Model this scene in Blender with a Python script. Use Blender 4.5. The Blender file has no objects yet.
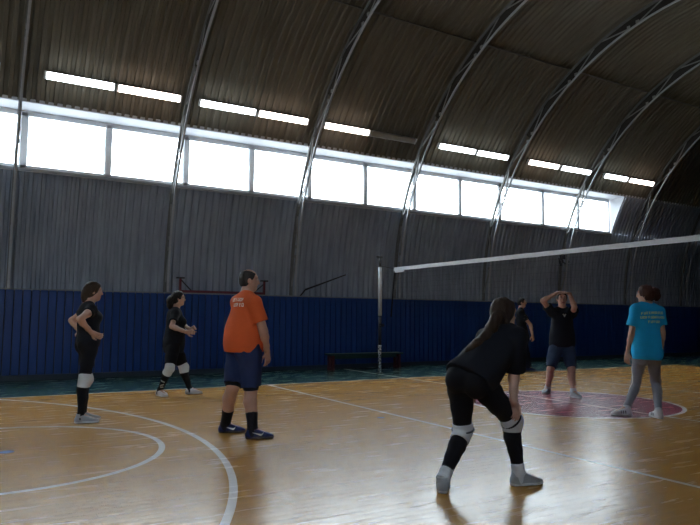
import bpy, bmesh, math, random
import numpy as np
from mathutils import Vector, Matrix
from mathutils.bvhtree import BVHTree
random.seed(7)
S = bpy.context.scene
COL = S.collection
PI = math.pi

# ------------------------------------------------------------------ helpers
def link(o):
    COL.objects.link(o)
    return o

def empty(name, loc=(0, 0, 0), label=None, cat=None, group=None):
    o = link(bpy.data.objects.new(name, None))
    o.location = loc
    o.empty_display_size = .1
    if label: o['label'] = label
    if cat: o['category'] = cat
    if group: o['group'] = group
    return o

def tag(o, label=None, cat=None, group=None, kind=None):
    if label: o['label'] = label
    if cat: o['category'] = cat
    if group: o['group'] = group
    if kind: o['kind'] = kind
    return o

class MB:
    """collects simple shapes and links them as one mesh object"""
    def __init__(s): s.v = []; s.f = []
    def add(s, vs, fs):
        n = len(s.v); s.v += [tuple(v) for v in vs]; s.f += [tuple(i + n for i in f) for f in fs]
    def box(s, x0, x1, y0, y1, z0, z1):
        s.add([(x0,y0,z0),(x1,y0,z0),(x1,y1,z0),(x0,y1,z0),(x0,y0,z1),(x1,y0,z1),(x1,y1,z1),(x0,y1,z1)],
              [(0,3,2,1),(4,5,6,7),(0,1,5,4),(1,2,6,5),(2,3,7,6),(3,0,4,7)])
    def tube(s, pts, r, n=10, r2=None):
        pts = [Vector(p) for p in pts]; rings = []
        ref = None
        for i, p in enumerate(pts):
            t = (pts[min(i+1, len(pts)-1)] - pts[max(i-1, 0)]).normalized()
            if ref is None:
                ref = Vector((0,0,1)) if abs(t.z) < .9 else Vector((1,0,0))
            a = t.cross(ref).normalized(); b = a.cross(t).normalized(); ref = b
            rr = r if r2 is None else r + (r2 - r) * i / (len(pts) - 1)
            rings.append([p + a*math.cos(k*2*PI/n)*rr + b*math.sin(k*2*PI/n)*rr for k in range(n)])
        vs = [v for rg in rings for v in rg]; fs = []
        for i in range(len(rings)-1):
            for k in range(n):
                fs.append((i*n+k, i*n+(k+1)%n, (i+1)*n+(k+1)%n, (i+1)*n+k))
        fs.append(tuple(range(n))[::-1]); fs.append(tuple((len(rings)-1)*n + k for k in range(n)))
        s.add(vs, fs)
    def bar(s, a, b, w, h, up=(0,0,1)):
        a = Vector(a); b = Vector(b); t = (b-a).normalized(); up = Vector(up)
        r = t.cross(up).normalized()*(w/2); u = r.cross(t).normalized()*(h/2)
        vs = [p + q for p in (a, b) for q in (-r-u, r-u, r+u, -r+u)]
        s.add(vs, [(0,1,2,3),(7,6,5,4),(0,4,5,1),(1,5,6,2),(2,6,7,3),(3,7,4,0)])
    def build(s, name, mat, parent=None, smooth=False, bevel=0, loc=None):
        me = bpy.data.meshes.new(name)
        vs = s.v
        if loc is not None: vs = [(v[0]-loc[0], v[1]-loc[1], v[2]-loc[2]) for v in vs]
        me.from_pydata(vs, [], s.f); me.update()
        bm = bmesh.new(); bm.from_mesh(me)
        bmesh.ops.recalc_face_normals(bm, faces=bm.faces)
        if bevel:
            bmesh.ops.bevel(bm, geom=list(bm.edges), offset=bevel, segments=2, affect='EDGES', profile=.5)
        bm.to_mesh(me); bm.free()
        for m in (mat if isinstance(mat, list) else [mat]): me.materials.append(m)
        if smooth: me.polygons.foreach_set('use_smooth', [True]*len(me.polygons))
        o = link(bpy.data.objects.new(name, me))
        if parent: o.parent = parent
        if loc is not None and not parent: o.location = loc
        return o

def structure(name, mb, mat, **k):
    o = mb.build(name, mat, **k); o['kind'] = 'structure'; return o

# ------------------------------------------------------------------ materials
def new_mat(name):
    m = bpy.data.materials.new(name); m.use_nodes = True
    nt = m.node_tree; b = nt.nodes['Principled BSDF']
    return m, nt, b

class NB:
    def __init__(s, nt): s.nt = nt
    def node(s, t, **k):
        n = s.nt.nodes.new(t)
        for a, v in k.items(): setattr(n, a, v)
        return n
    def inp(s, n, i, v):
        if isinstance(v, bpy.types.NodeSocket): s.nt.links.new(v, n.inputs[i])
        else: n.inputs[i].default_value = v
    def math(s, op, a, b=None, c=None):
        n = s.node('ShaderNodeMath', operation=op)
        for i, v in enumerate((a, b, c)):
            if v is not None: s.inp(n, i, v)
        return n.outputs[0]
    def mix(s, fac, a, b):
        n = s.node('ShaderNodeMix', data_type='RGBA')
        s.inp(n, 0, fac); s.inp(n, 6, a); s.inp(n, 7, b)
        return n.outputs[2]
    def noise(s, vec, scale, detail=3, rough=.55):
        n = s.node('ShaderNodeTexNoise'); n.inputs['Scale'].default_value = scale
        n.inputs['Detail'].default_value = detail; n.inputs['Roughness'].default_value = rough
        if vec is not None: s.nt.links.new(vec, n.inputs['Vector'])
        return n.outputs['Fac']
    def mapping(s, vec, scale):
        n = s.node('ShaderNodeMapping'); n.inputs['Scale'].default_value = scale
        s.nt.links.new(vec, n.inputs['Vector']); return n.outputs[0]
    def obj(s): return s.node('ShaderNodeTexCoord').outputs['Object']
    def ramp(s, fac, lo, hi):
        n = s.node('ShaderNodeMapRange'); s.inp(n, 0, fac); n.inputs[1].default_value = lo; n.inputs[2].default_value = hi
        return n.outputs[0]
    def bump(s, h, strength, dist=.01):
        n = s.node('ShaderNodeBump'); n.inputs['Strength'].default_value = strength; n.inputs['Distance'].default_value = dist
        s.nt.links.new(h, n.inputs['Height']); return n.outputs[0]

def c4(c): return (c[0], c[1], c[2], 1)

def simple(name, col, rough=.6, metal=0, var=.12, scale=14, bump=0, spec=.5):
    """plain colour with a little procedural variation"""
    m, nt, b = new_mat(name); n = NB(nt)
    f = n.noise(n.obj(), scale)
    d = tuple(max(0, x*(1-var)) for x in col); l = tuple(min(1, x*(1+var)) for x in col)
    nt.links.new(n.mix(f, c4(d), c4(l)), b.inputs['Base Color'])
    b.inputs['Roughness'].default_value = rough; b.inputs['Metallic'].default_value = metal
    b.inputs['Specular IOR Level'].default_value = spec
    if bump: nt.links.new(n.bump(f, bump), b.inputs['Normal'])
    return m

def cloth_mat(name, col, rough=.85, spec=.15):
    m, nt, b = new_mat(name); n = NB(nt); v = n.obj()
    f = n.noise(v, 9, 4); w = n.noise(v, 240, 1)
    nt.links.new(n.mix(f, c4([x*.86 for x in col]), c4([min(1, x*1.12) for x in col])), b.inputs['Base Color'])
    b.inputs['Roughness'].default_value = rough; b.inputs['Specular IOR Level'].default_value = spec
    nt.links.new(n.bump(n.math('ADD', f, n.math('MULTIPLY', w, .25)), .25, .01), b.inputs['Normal'])
    return m

def skin_mat(name, col):
    m, nt, b = new_mat(name); n = NB(nt)
    f = n.noise(n.obj(), 11, 3)
    nt.links.new(n.mix(f, c4([x*.9 for x in col]), c4([min(1, x*1.1) for x in col])), b.inputs['Base Color'])
    b.inputs['Roughness'].default_value = .55; b.inputs['Specular IOR Level'].default_value = .35
    b.inputs['Subsurface Weight'].default_value = .08; b.inputs['Subsurface Radius'].default_value = (.01, .004, .002)
    return m

def hair_mat(name, col):
    m, nt, b = new_mat(name); n = NB(nt)
    f = n.noise(n.mapping(n.obj(), (60, 60, 9)), 2.5, 4)
    nt.links.new(n.mix(f, c4([x*.55 for x in col]), c4([min(1, x*1.5) for x in col])), b.inputs['Base Color'])
    b.inputs['Roughness'].default_value = .6; b.inputs['Specular IOR Level'].default_value = .2
    nt.links.new(n.bump(f, .5, .01), b.inputs['Normal'])
    return m

def emit_mat(name, col, strength):
    m, nt, b = new_mat(name)
    b.inputs['Base Color'].default_value = c4(col)
    b.inputs['Emission Color'].default_value = c4(col); b.inputs['Emission Strength'].default_value = strength
    return m

# ------------------------------------------------------------------ camera (solved from the court lines and the arch spacing)
F, YAW, PITCH, ROLL, CH, CX = 644.93, .534, .084, .009, 1.233, -7.758
fw = Vector((math.sin(YAW)*math.cos(PITCH), math.cos(YAW)*math.cos(PITCH), math.sin(PITCH)))
r0 = Vector((math.cos(YAW), -math.sin(YAW), 0)); u0 = r0.cross(fw)
rt = r0*math.cos(ROLL) + u0*math.sin(ROLL); up = -r0*math.sin(ROLL) + u0*math.cos(ROLL)
CAM = Vector((CX, 0, CH))
cd = bpy.data.cameras.new('camera'); cd.sensor_width = 36; cd.lens = F*36/700; cd.clip_start = .05; cd.clip_end = 300
co = link(bpy.data.objects.new('camera', cd))
co.matrix_world = Matrix(((rt.x, up.x, -fw.x, CX), (rt.y, up.y, -fw.y, 0), (rt.z, up.z, -fw.z, CH), (0, 0, 0, 1)))
S.camera = co
FWH = Vector((math.sin(YAW), math.cos(YAW), 0))
def ray(px, py): return (px-350)/F*rt - (py-262.5)/F*up + fw
def on_floor(px, py, z=0):
    d = ray(px, py); return CAM + d*((z-CH)/d.z)
def on_y(px, py, Y):
    d = ray(px, py); return CAM + d*(Y/d.y)
def at_depth(px, py, D):
    d = ray(px, py); return CAM + d*(D/d.dot(FWH))

# ------------------------------------------------------------------ hall dimensions
YC, YN, ZC = 7.38, 5.82, 1.75          # far and near arc centres, height of the springing
RF, RR, RS = 6.22, 6.46, 6.55          # front chord, rear chord, cladding
XL, XR = -13.6, 16.6
PITCHX, X0 = 2.963, -7.117             # arch ribs
def arch_profile(R, n=44, z0=0.0):
    pts = [(YC+R, z0), (YC+R, z0+(ZC-z0)*.5)]
    for i in range(n+1):
        a = PI/2*i/n; pts.append((YC+R*math.cos(a), ZC+R*math.sin(a)))
    for i in range(n+1):
        a = PI/2+PI/2*i/n; pts.append((YN+R*math.cos(a), ZC+R*math.sin(a)))
    pts += [(YN-R, z0+(ZC-z0)*.5), (YN-R, z0)]
    return pts
def ang_z(R, z): return math.asin((z-ZC)/R)

# ------------------------------------------------------------------ floor
def floor_material():
    m, nt, b = new_mat('court_floor'); n = NB(nt); v = n.obj()
    sep = n.node('ShaderNodeSeparateXYZ'); nt.links.new(v, sep.inputs[0]); x, y = sep.outputs[0], sep.outputs[1]
    flat = n.node('ShaderNodeCombineXYZ'); nt.links.new(x, flat.inputs[0]); nt.links.new(y, flat.inputs[1])
    br = n.node('ShaderNodeTexBrick'); br.offset = .37; br.offset_frequency = 2
    nt.links.new(flat.outputs[0], br.inputs['Vector'])
    br.inputs['Scale'].default_value = 1; br.inputs['Brick Width'].default_value = 1.1; br.inputs['Row Height'].default_value = .082
    br.inputs['Mortar Size'].default_value = .0016; br.inputs['Mortar Smooth'].default_value = .3
    br.inputs['Color1'].default_value = c4(WOOD1); br.inputs['Color2'].default_value = c4(WOOD2); br.inputs['Mortar'].default_value = c4(WOOD3)
    gr = n.noise(n.mapping(v, (2.2, 30, 1)), 1.6, 4)
    big = n.noise(v, .55, 2)
    wood = n.mix(n.math('MULTIPLY', gr, .35), br.outputs['Color'], c4(WOOD3))
    wood = n.mix(n.math('MULTIPLY', n.ramp(big, .35, .7), .28), wood, c4(WOOD4))
    def dist(cx, cy):
        d = n.node('ShaderNodeVectorMath', operation='DISTANCE'); nt.links.new(flat.outputs[0], d.inputs[0]); d.inputs[1].default_value = (cx, cy, 0)
        return d.outputs['Value']
    cmp = lambda a, c, e: n.math('COMPARE', a, c, e)
    lt = lambda a, c: n.math('LESS_THAN', a, c)
    gt = lambda a, c: n.math('GREATER_THAN', a, c)
    mul = lambda *q: q[0] if len(q) == 1 else n.math('MULTIPLY', q[0], mul(*q[1:]))
    mx = lambda *q: q[0] if len(q) == 1 else n.math('MAXIMUM', q[0], mx(*q[1:]))
    inside = mul(lt(y, 10.87), gt(y, -.1), lt(x, 9.1))
    dc = dist(0, 6.67)
    disc = lt(dc, 1.5)
    col = n.mix(inside, c4((.021, .060, .056)), wood)
    col = n.mix(disc, col, c4((.27, .045, .072)))
    ring3 = mul(cmp(dist(-11.70, 6.58), 6.02, .030), gt(x, -11.7))
    lines = mx(cmp(dc, 1.505, .028), mul(cmp(x, 0, .026), lt(y, 13.35), gt(y, .5)), mul(cmp(x, -3.03, .026), inside), mul(cmp(x, 3.03, .022), inside),
               cmp(dist(-7.52, 6.57), 1.447, .029), ring3, mul(cmp(y, 10.87, .022), lt(x, 9.12)), mul(cmp(x, 9.1, .02), lt(y, 10.9), gt(y, 2.4)))
    wear = n.ramp(n.noise(v, 16, 4), .2, .42)
    col = n.mix(mul(lines, n.math('MULTIPLY_ADD', wear, .35, .60)), col, c4((.76, .74, .71)))
    nt.links.new(col, b.inputs['Base Color'])
    rn = n.noise(n.mapping(v, (1.2, 9, 1)), 1.5, 3)
    nt.links.new(n.math('MULTIPLY_ADD', rn, .12, FLOOR_ROUGH), b.inputs['Roughness'])
    b.inputs['Specular IOR Level'].default_value = .5
    # gentle cupping of each strip plus long ripples of the old varnish
    cup = n.math('PINGPONG', y, .041)
    h = n.math('ADD', n.math('MULTIPLY', cup, .014), n.math('MULTIPLY', n.noise(n.mapping(v, (7, 17, 1)), 1.5, 2), .0013))
    h = n.math('ADD', h, n.math('MULTIPLY', n.noise(n.mapping(v, (.8, 2.2, 1)), 1.0, 2), .006))
    h = n.math('ADD', h, n.math('MULTIPLY', br.outputs['Fac'], -.0012))
    bm_ = n.node('ShaderNodeBump'); bm_.inputs['Strength'].default_value = .8; bm_.inputs['Distance'].default_value = 1.0
    nt.links.new(h, bm_.inputs['Height']); nt.links.new(bm_.outputs[0], b.inputs['Normal'])
    return m
WOOD1 = (.48, .240, .042); WOOD2 = (.40, .192, .031); WOOD3 = (.30, .130, .021); WOOD4 = (.45, .236, .058)
FLOOR_ROUGH = .20
fb = MB(); fb.box(XL-.2, XR+.2, YN-RS-.2, YC+RS+.2, -.2, 0)
structure('floor', fb, floor_material())

# ------------------------------------------------------------------ cladding of the arched hall
def clad_material(name, CLAD1, CLAD2):
    m, nt, b = new_mat(name); n = NB(nt); v = n.obj()
    st = n.noise(n.mapping(v, (5.5, .5, .5)), 1.6, 4)
    bl = n.noise(v, .9, 3)
    f = n.math('MULTIPLY_ADD', st, .6, n.math('MULTIPLY', bl, .4))
    col = n.mix(n.ramp(f, .3, .7), c4(CLAD1), c4(CLAD2))
    nt.links.new(col, b.inputs['Base Color'])
    b.inputs['Roughness'].default_value = .85; b.inputs['Specular IOR Level'].default_value = .1
    return m
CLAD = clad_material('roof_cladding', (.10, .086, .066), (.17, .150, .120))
WALL = clad_material('wall_cladding', (.19, .215, .27), (.36, .395, .465))  # lens veil over the wall sheets is put into this bluer, paler colour
ZS, ZT = 3.99, 5.135
AS, AT = ang_z(RS, ZS), ang_z(RS, ZT)
def win_y(side): return 13.52 if side > 0 else YN-(13.52-YC)
def corrugated(mb, x0, x1, prof, period=.152, amp=.023):
    """one ribbed sheet swept along a profile of (y, z); the ribs push along the local normal"""
    k = max(2, int(round((x1-x0)/period))); xs = []; hs = []
    shape = [(0, -1), (.30, -1), (.42, 1), (.80, 1), (.92, -1)]
    for i in range(k):
        for t, h in shape:
            xs.append(x0+(i+t)*(x1-x0)/k); hs.append(h*amp)
    xs.append(x1); hs.append(-amp)
    nr = []
    for j in range(len(prof)):
        a = prof[max(j-1, 0)]; c = prof[min(j+1, len(prof)-1)]
        ty, tz = c[0]-a[0], c[1]-a[1]; l = math.hypot(ty, tz); nr.append((-tz/l, ty/l))
    vs = [(x, p[0]+nr[j][0]*h, p[1]+nr[j][1]*h) for j, p in enumerate(prof) for x, h in zip(xs, hs)]
    w = len(xs); fs = []
    for j in range(len(prof)-1):
        for i in range(w-1):
            fs.append((j*w+i, j*w+i+1, (j+1)*w+i+1, (j+1)*w+i))
    mb.add(vs, fs)
def arc(yc, R, a0, a1, n): return [(yc+R*math.cos(a0+(a1-a0)*i/n), ZC+R*math.sin(a0+(a1-a0)*i/n)) for i in range(n+1)]
WXL, WXR = -13.0, 10.06      # ends of the window strip
NXR = -6.96                  # unseen near strip, added and cut short to light the left side
low = [(YC+RS, 0), (YC+RS, .9)] + arc(YC, RS, 0, AS, 10)
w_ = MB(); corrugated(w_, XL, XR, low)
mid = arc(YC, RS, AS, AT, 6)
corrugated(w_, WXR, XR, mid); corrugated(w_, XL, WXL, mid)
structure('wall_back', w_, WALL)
nlow = [(YN-RS, 0), (YN-RS, .9)] + [(YN-(p[0]-YC), p[1]) for p in arc(YC, RS, 0, AS, 10)]
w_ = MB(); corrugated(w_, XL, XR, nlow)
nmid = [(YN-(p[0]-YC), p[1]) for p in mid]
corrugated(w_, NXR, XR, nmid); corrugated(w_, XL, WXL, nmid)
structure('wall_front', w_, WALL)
roof = arc(YC, RS, AT, PI/2, 22) + [(YN-(p[0]-YC), p[1]) for p in arc(YC, RS, AT, PI/2, 22)][::-1]
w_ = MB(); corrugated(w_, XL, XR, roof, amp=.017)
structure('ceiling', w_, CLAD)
PLASTER = simple('end_wall_paint', (.045, .045, .05), .85, scale=3)
for nm, xa, xb in (('wall_left', XL-.2, XL), ('wall_right', XR, XR+.2)):
    w_ = MB(); pr = arch_profile(RS+.15, 30); n = len(pr)
    w_.add([(xa, p[0], p[1]) for p in pr] + [(xb, p[0], p[1]) for p in pr],
           [tuple(range(n)), tuple(range(2*n-1, n-1, -1))] + [(i, (i+1) % n, n+(i+1) % n, n+i) for i in range(n)])
    structure(nm, w_, PLASTER)
# sheet lap running along the roof, and the lap at the lamp line
PURL = simple('purlin_paint', (.10, .09, .08), .6)
for k_, zz in enumerate((7.40,)):
    a = ang_z(RS-.03, zz); w_ = MB(); y = YC+(RS-.03)*math.cos(a)
    w_.bar((XL, y, zz), (XR, y, zz), .02, .05, (0, -math.cos(a), -math.sin(a)))
    structure('trim_1', w_, PURL)

# ------------------------------------------------------------------ windows
FRAME = simple('window_frame_paint', (.86, .89, .93), .5, var=.04)
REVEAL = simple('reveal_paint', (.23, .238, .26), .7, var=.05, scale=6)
GLASS, nt, b = new_mat('window_glass'); nt.nodes.remove(b); n = NB(nt)
tr = n.node('ShaderNodeBsdfTransparent'); tr.inputs[0].default_value = (.93, .96, .97, 1)
gl = n.node('ShaderNodeBsdfGlossy'); gl.inputs['Roughness'].default_value = .05
mxs = n.node('ShaderNodeMixShader'); mxs.inputs[0].default_value = .05
nt.links.new(tr.outputs[0], mxs.inputs[1]); nt.links.new(gl.outputs[0], mxs.inputs[2])
nt.links.new(mxs.outputs[0], nt.nodes['Material Output'].inputs[0])
BX = [-13.0, -11.52, -10.0, -8.5, -6.99, -5.46, -3.87, -2.37, -.90, .67, 2.19, 3.74, 5.2, 6.95, 8.5, 9.98]
WB, WT = 3.99, 5.06
wn = 1
for side in (1, -1):
    wy = win_y(side)
    for a, c in zip(BX[:-1], BX[1:]):
        if side < 0 and c > NXR: continue  # unseen near side: bays added only where fill light is wanted
        f = MB(); e = .05
        y0, y1 = sorted((wy, wy+side*.09))
        f.box(a, c, y0, y1, WB, WB+.06); f.box(a, c, y0, y1, WT-.06, WT+.06)
        f.box(a, a+e, y0, y1, WB, WT); f.box(c-e, c, y0, y1, WB, WT)
        # opening sash set into the outer frame
        sy0, sy1 = sorted((wy+side*.02, wy+side*.07))
        g = e-.004
        f.box(a+e, a+g+.028, sy0, sy1, WB+.06, WT-.06); f.box(c-g-.028, c-e, sy0, sy1, WB+.06, WT-.06)
        o = structure('window_%d' % wn, f, FRAME); wn += 1
        p = MB(); p.box(a+g+.02, c-g-.02, wy+side*.04-.003, wy+side*.04+.003, WB+.05, WT-.05)
        p.build('pane', GLASS, o)
FLASH = simple('flashing', (.42, .43, .46), .6)
for side, tn in ((1, 2), (-1, 3)):
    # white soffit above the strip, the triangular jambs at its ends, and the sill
    yo = YC+RS*math.cos(AT) if side > 0 else YN-RS*math.cos(AT)
    ys = YC+RS*math.cos(AS) if side > 0 else YN-RS*math.cos(AS)
    wy = win_y(side); w_ = MB(); wr = WXR if side > 0 else NXR
    w_.add([(WXL, yo, ZT), (wr, yo, ZT), (wr, wy+side*.1, WT+.03), (WXL, wy+side*.1, WT+.03),
            (WXL, yo, ZT+.05), (wr, yo, ZT+.05), (wr, wy+side*.1, WT+.14), (WXL, wy+side*.1, WT+.14)],
           [(0,1,2,3),(4,7,6,5),(0,4,5,1),(1,5,6,2),(2,6,7,3),(3,7,4,0)])
    for xe, dx in ((WXL, -.04), (wr, .04)):
        pr = [(yo, ZT+.04)] + [((YC if side > 0 else YN)+side*RS*math.cos(AT+(AS-AT)*i/6), ZC+RS*math.sin(AT+(AS-AT)*i/6)) for i in range(7)] + [(wy+side*.1, WB-.03), (wy+side*.1, WT+.12)]
        k = len(pr)
        w_.add([(xe, *p) for p in pr]+[(xe+dx, *p) for p in pr], [tuple(range(k)), tuple(range(2*k-1, k-1, -1))]+[(i, (i+1) % k, k+(i+1) % k, k+i) for i in range(k)])
    w_.box(WXL, wr, min(ys-side*.03, wy+side*.1), max(ys-side*.03, wy+side*.1), WB-.05, WB)
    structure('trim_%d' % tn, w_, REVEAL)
    # metal flashing over the cut edge of the cladding
    w_ = MB(); w_.bar((XL, yo+side*.01, ZT+.02), (XR, yo+side*.01, ZT+.02), .06, .07, (0, side*math.cos(AT), math.sin(AT)))
    w_.bar((WXL, ys-side*.0, WB-.035), (wr, ys-side*.0, WB-.035), .045, .05, (0, side*math.cos(AS), math.sin(AS)))
    structure('trim_%d' % (tn+6), w_, FLASH)

# ------------------------------------------------------------------ blue board wainscot
BLUE, nt, b = new_mat('blue_gloss_paint'); n = NB(nt); v = n.obj()
f = n.noise(n.mapping(v, (3.3, 1, .6)), 2.0, 3)
nt.links.new(n.mix(f, c4((.003, .030, .150)), c4((.006, .046, .225))), b.inputs['Base Color'])
b.inputs['Roughness'].default_value = .42; b.inputs['Specular IOR Level'].default_value = .4
GREYP = simple('grey_cap_paint', (.20, .215, .23), .6)
GROOVE_SHADE = simple('groove_shade_backing', (.012, .013, .018), .85)  # backing made near black, so the groove shade sits in its colour
PZ = 1.685
def wainscot(name, cap, yf, d):
    w_ = MB(); x = XL+.02; i = 0
    while x < XR-.1:
        wd = .146; e = min(x+wd-.019, XR-.01)
        y0, y1 = sorted((yf+(.004 if i % 3 else 0)*d, yf+.035*d)); w_.box(x, e, y0, y1, .10, PZ); x += wd; i += 1
    o = structure(name, w_, BLUE)
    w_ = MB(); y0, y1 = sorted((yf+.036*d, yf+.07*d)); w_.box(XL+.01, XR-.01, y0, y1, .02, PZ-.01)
    structure('trim_%d' % (10 if d > 0 else 11), w_, GROOVE_SHADE)
    c_ = MB(); y0, y1 = sorted((yf-.012*d, yf+(.4 if d > 0 else .36)*d)); c_.box(XL+.01, XR-.01, y0, y1, PZ+.001, PZ+.026)
    structure(cap, c_, GREYP)
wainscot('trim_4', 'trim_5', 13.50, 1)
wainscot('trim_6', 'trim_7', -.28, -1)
w_ = MB(); w_.box(XL+.01, XR-.01, 13.475, 13.536, 0, .1)
structure('foot_shadow_strip', w_, simple('foot_shadow_dark', (.012, .022, .04), .6))  # dark strip standing for the shadow along the foot of the boards

# ------------------------------------------------------------------ arch ribs
STEEL = simple('rib_paint', (.37, .38, .41), .8, var=.15, spec=.2)
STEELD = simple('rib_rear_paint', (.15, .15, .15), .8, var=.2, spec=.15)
STRUT = simple('strut_paint', (.24, .24, .24), .8, spec=.2)
LATTICE_DARK = simple('lattice_dark_fill', (.04, .037, .033), .8, var=.2, spec=.1)  # dark colour for the dim inside of the open lattice
def make_rib():
    root = empty('arch_rib')
    pf = [(y, z) for y, z in arch_profile(RF, 40) if z > .02]; pr = [(y, z) for y, z in arch_profile(RR, 40) if z > .02]
    pf = [(YC+RF, .0)] + pf + [(YN-RF, .0)]; pr = [(YC+RR, .0)] + pr + [(YN-RR, .0)]
    def sweep(prof, wx, wd, name, mat):
        m = MB(); rings = []
        for j, p in enumerate(prof):
            a = prof[max(j-1, 0)]; c = prof[min(j+1, len(prof)-1)]
            ty, tz = c[0]-a[0], c[1]-a[1]; l = math.hypot(ty, tz); ny, nz = tz/l, -ty/l
            rings.append([(sx*wx/2, p[0]+sd*ny*wd/2, p[1]+sd*nz*wd/2) for sx, sd in ((-1,-1),(1,-1),(1,1),(-1,1))])
        k = len(rings)
        m.add([v for r_ in rings for v in r_], [(j*4+q, j*4+(q+1) % 4, (j+1)*4+(q+1) % 4, (j+1)*4+q) for j in range(k-1) for q in range(4)] + [(0,1,2,3), tuple((k-1)*4+q for q in (3,2,1,0))])
        return m.build(name, mat, root)
    sweep(pf, .042, .03, 'inner_chord', STEEL)
    m = MB(); q = [(YC+(RF+RR)/2*math.cos(t), ZC+(RF+RR)/2*math.sin(t)) for t in [AT+.20+(PI/2-AT-.20)*i/24 for i in range(25)]]
    q += [(YN-(p[0]-YC), p[1]) for p in q[::-1]]
    sweep(q, .012, RR-RF-.05, 'lattice_dark_sheet', LATTICE_DARK)  # thin sheet added for the darkness between the chords
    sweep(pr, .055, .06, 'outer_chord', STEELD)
    # short struts between the chords, each with a gusset
    angs = [-.19] + [.085+.147*i for i in range(22)]
    for i, t in enumerate(angs):
        for sgn in (1, -1):
            if sgn < 0 and i > 19: continue
            yc = YC if sgn > 0 else YN
            dt = .055*(1 if i % 2 else -1)
            def P(R, t):
                return (0, yc+sgn*R, ZC+t*6.2) if t < 0 else (0, yc+sgn*R*math.cos(t), ZC+R*math.sin(t))
            if t > PI/2-.03: continue
            m = MB(); m.bar(P(RF+.02, t+dt), P(RR-.02, t-dt), .032, .032, (1, 0, 0))
            q = P(RF+.05, t+dt); 
            m.box(-.03, .03, q[1]-.035, q[1]+.035, q[2]-.035, q[2]+.035)
            m.build('strut', STRUT, root)
    return root
def copy_tree(o, parent=None):
    c = o.copy(); COL.objects.link(c)
    if parent: c.parent = parent
    for ch in list(o.children): copy_tree(ch, c)
    return c
RIBL = {-1: 'grey steel arch rib just beyond the left edge of the photo',
        0: 'grey steel arch rib at the far left edge of the photo',
        1: 'grey steel arch rib rising behind the player with glasses',
        2: 'grey steel arch rib rising just right of the man in orange',
        3: 'grey steel arch rib rising just right of the net post',
        4: 'grey steel arch rib rising behind the crouching player with the ponytail',
        5: 'grey steel arch rib crossing the last window pane on the right',
        6: 'dark steel arch rib right of the last lit lamp, beyond the windows',
        7: 'dark steel arch rib furthest right, at the upper right corner'}
rib = make_rib(); first = True
for k in range(-1, 8):
    o = rib if first else copy_tree(rib); first = False
    o.location = (X0+PITCHX*k+{4: .10, 5: .22, 6: .40, 7: .55}.get(k, 0), 0, 0)
    tag(o, RIBL[k], 'arch rib', 'steel arch ribs')

# ------------------------------------------------------------------ fluorescent lamps
HOUS = simple('lamp_housing', (.55, .55, .55), .5)
COOL = emit_mat('cool_tube', (.86, .95, 1.0), 7); WARM = emit_mat('warm_tube', (1.0, .86, .78), 7)
DEAD = simple('unlit_tube', (.42, .43, .43), .35, var=.04)
LR = 6.385                              # the row hangs a little below the cladding, inside the depth of the ribs
d0 = Vector((0, 12.69, 5.595-CH)); lo_t, hi_t = .9, 1.0
for _ in range(40):
    q_ = (lo_t+hi_t)/2
    if math.hypot(d0.y*q_-YC, CH+d0.z*q_-ZC) > LR: hi_t = q_
    else: lo_t = q_
LK = lo_t; LY, LZ = d0.y*LK, CH+d0.z*LK; LA = math.atan2(LZ-ZC, LY-YC)
lamps = [(-8.72, -7.48, COOL), (-6.755, -5.53, COOL), (-5.50, -4.26, WARM), (-3.885, -2.64, COOL), (-2.60, -1.39, WARM), (-.99, .234, WARM), (.27, 1.585, DEAD),
         (2.303, 3.527, COOL), (3.57, 4.70, COOL), (5.456, 6.676, WARM), (6.762, 8.043, COOL), (8.644, 9.746, COOL), (9.824, 11.063, WARM)]
LL = ['lit lamp cut off by the left edge of the photo', 'lit cool-white lamp, left one of the pair in the leftmost full bay', 'lit warm-white lamp, right one of the pair in the leftmost full bay',
      'lit cool-white lamp just right of the second arch rib from the left', 'lit warm-white lamp above the man in orange, left of the third arch rib',
      'lit warm-white lamp beside the unlit one, right of the third arch rib', 'grey unlit lamp, the only one that is dark',
      'lit lamp just right of the unlit lamp, left one of its pair', 'lit lamp second to the right of the unlit lamp, right one of its pair',
      'lit pinkish lamp above the window, third lit lamp right of the unlit one', 'lit cool-white lamp, fourth lit lamp right of the unlit one',
      'lit dim cool lamp, second from the right end of the row', 'lit warm lamp at the right end of the row']
dn = Vector((0, -math.cos(LA), -math.sin(LA))); tn_ = Vector((0, -math.sin(LA), math.cos(LA)))
for (xa, xb, mt), lb in zip(lamps, LL):
    xa, xb = CX+(xa-CX)*LK, CX+(xb-CX)*LK
    root = empty('fluorescent_lamp', ((xa+xb)/2, LY, LZ), lb, 'lamp', 'fluorescent lamps above the windows'); h = (xb-xa)/2
    m = MB(); m.bar(-dn*.0+Vector((-h, 0, 0)), Vector((h, 0, 0)), .12, .035, dn); hb = m.build('housing', HOUS, root)
    m = MB(); m.bar(Vector((-h+.028, 0, 0))+dn*.048, Vector((h-.028, 0, 0))+dn*.035, .135, .04, dn)
    m.build('diffuser', mt, root, bevel=.012)
    for e_ in (-h+.014, h-.014):
        hk = MB(); q_ = Vector((e_*.8, 0, 0)); hk.tube([q_-dn*.017, q_-dn*.16], .008, 6); hk.build('hanger', HOUS, root)
        m = MB(); m.bar(Vector((e_-.013, 0, 0))+dn*.047, Vector((e_+.013, 0, 0))+dn*.034, .142, .044, dn); m.build('end_cap', HOUS, root)

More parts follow.
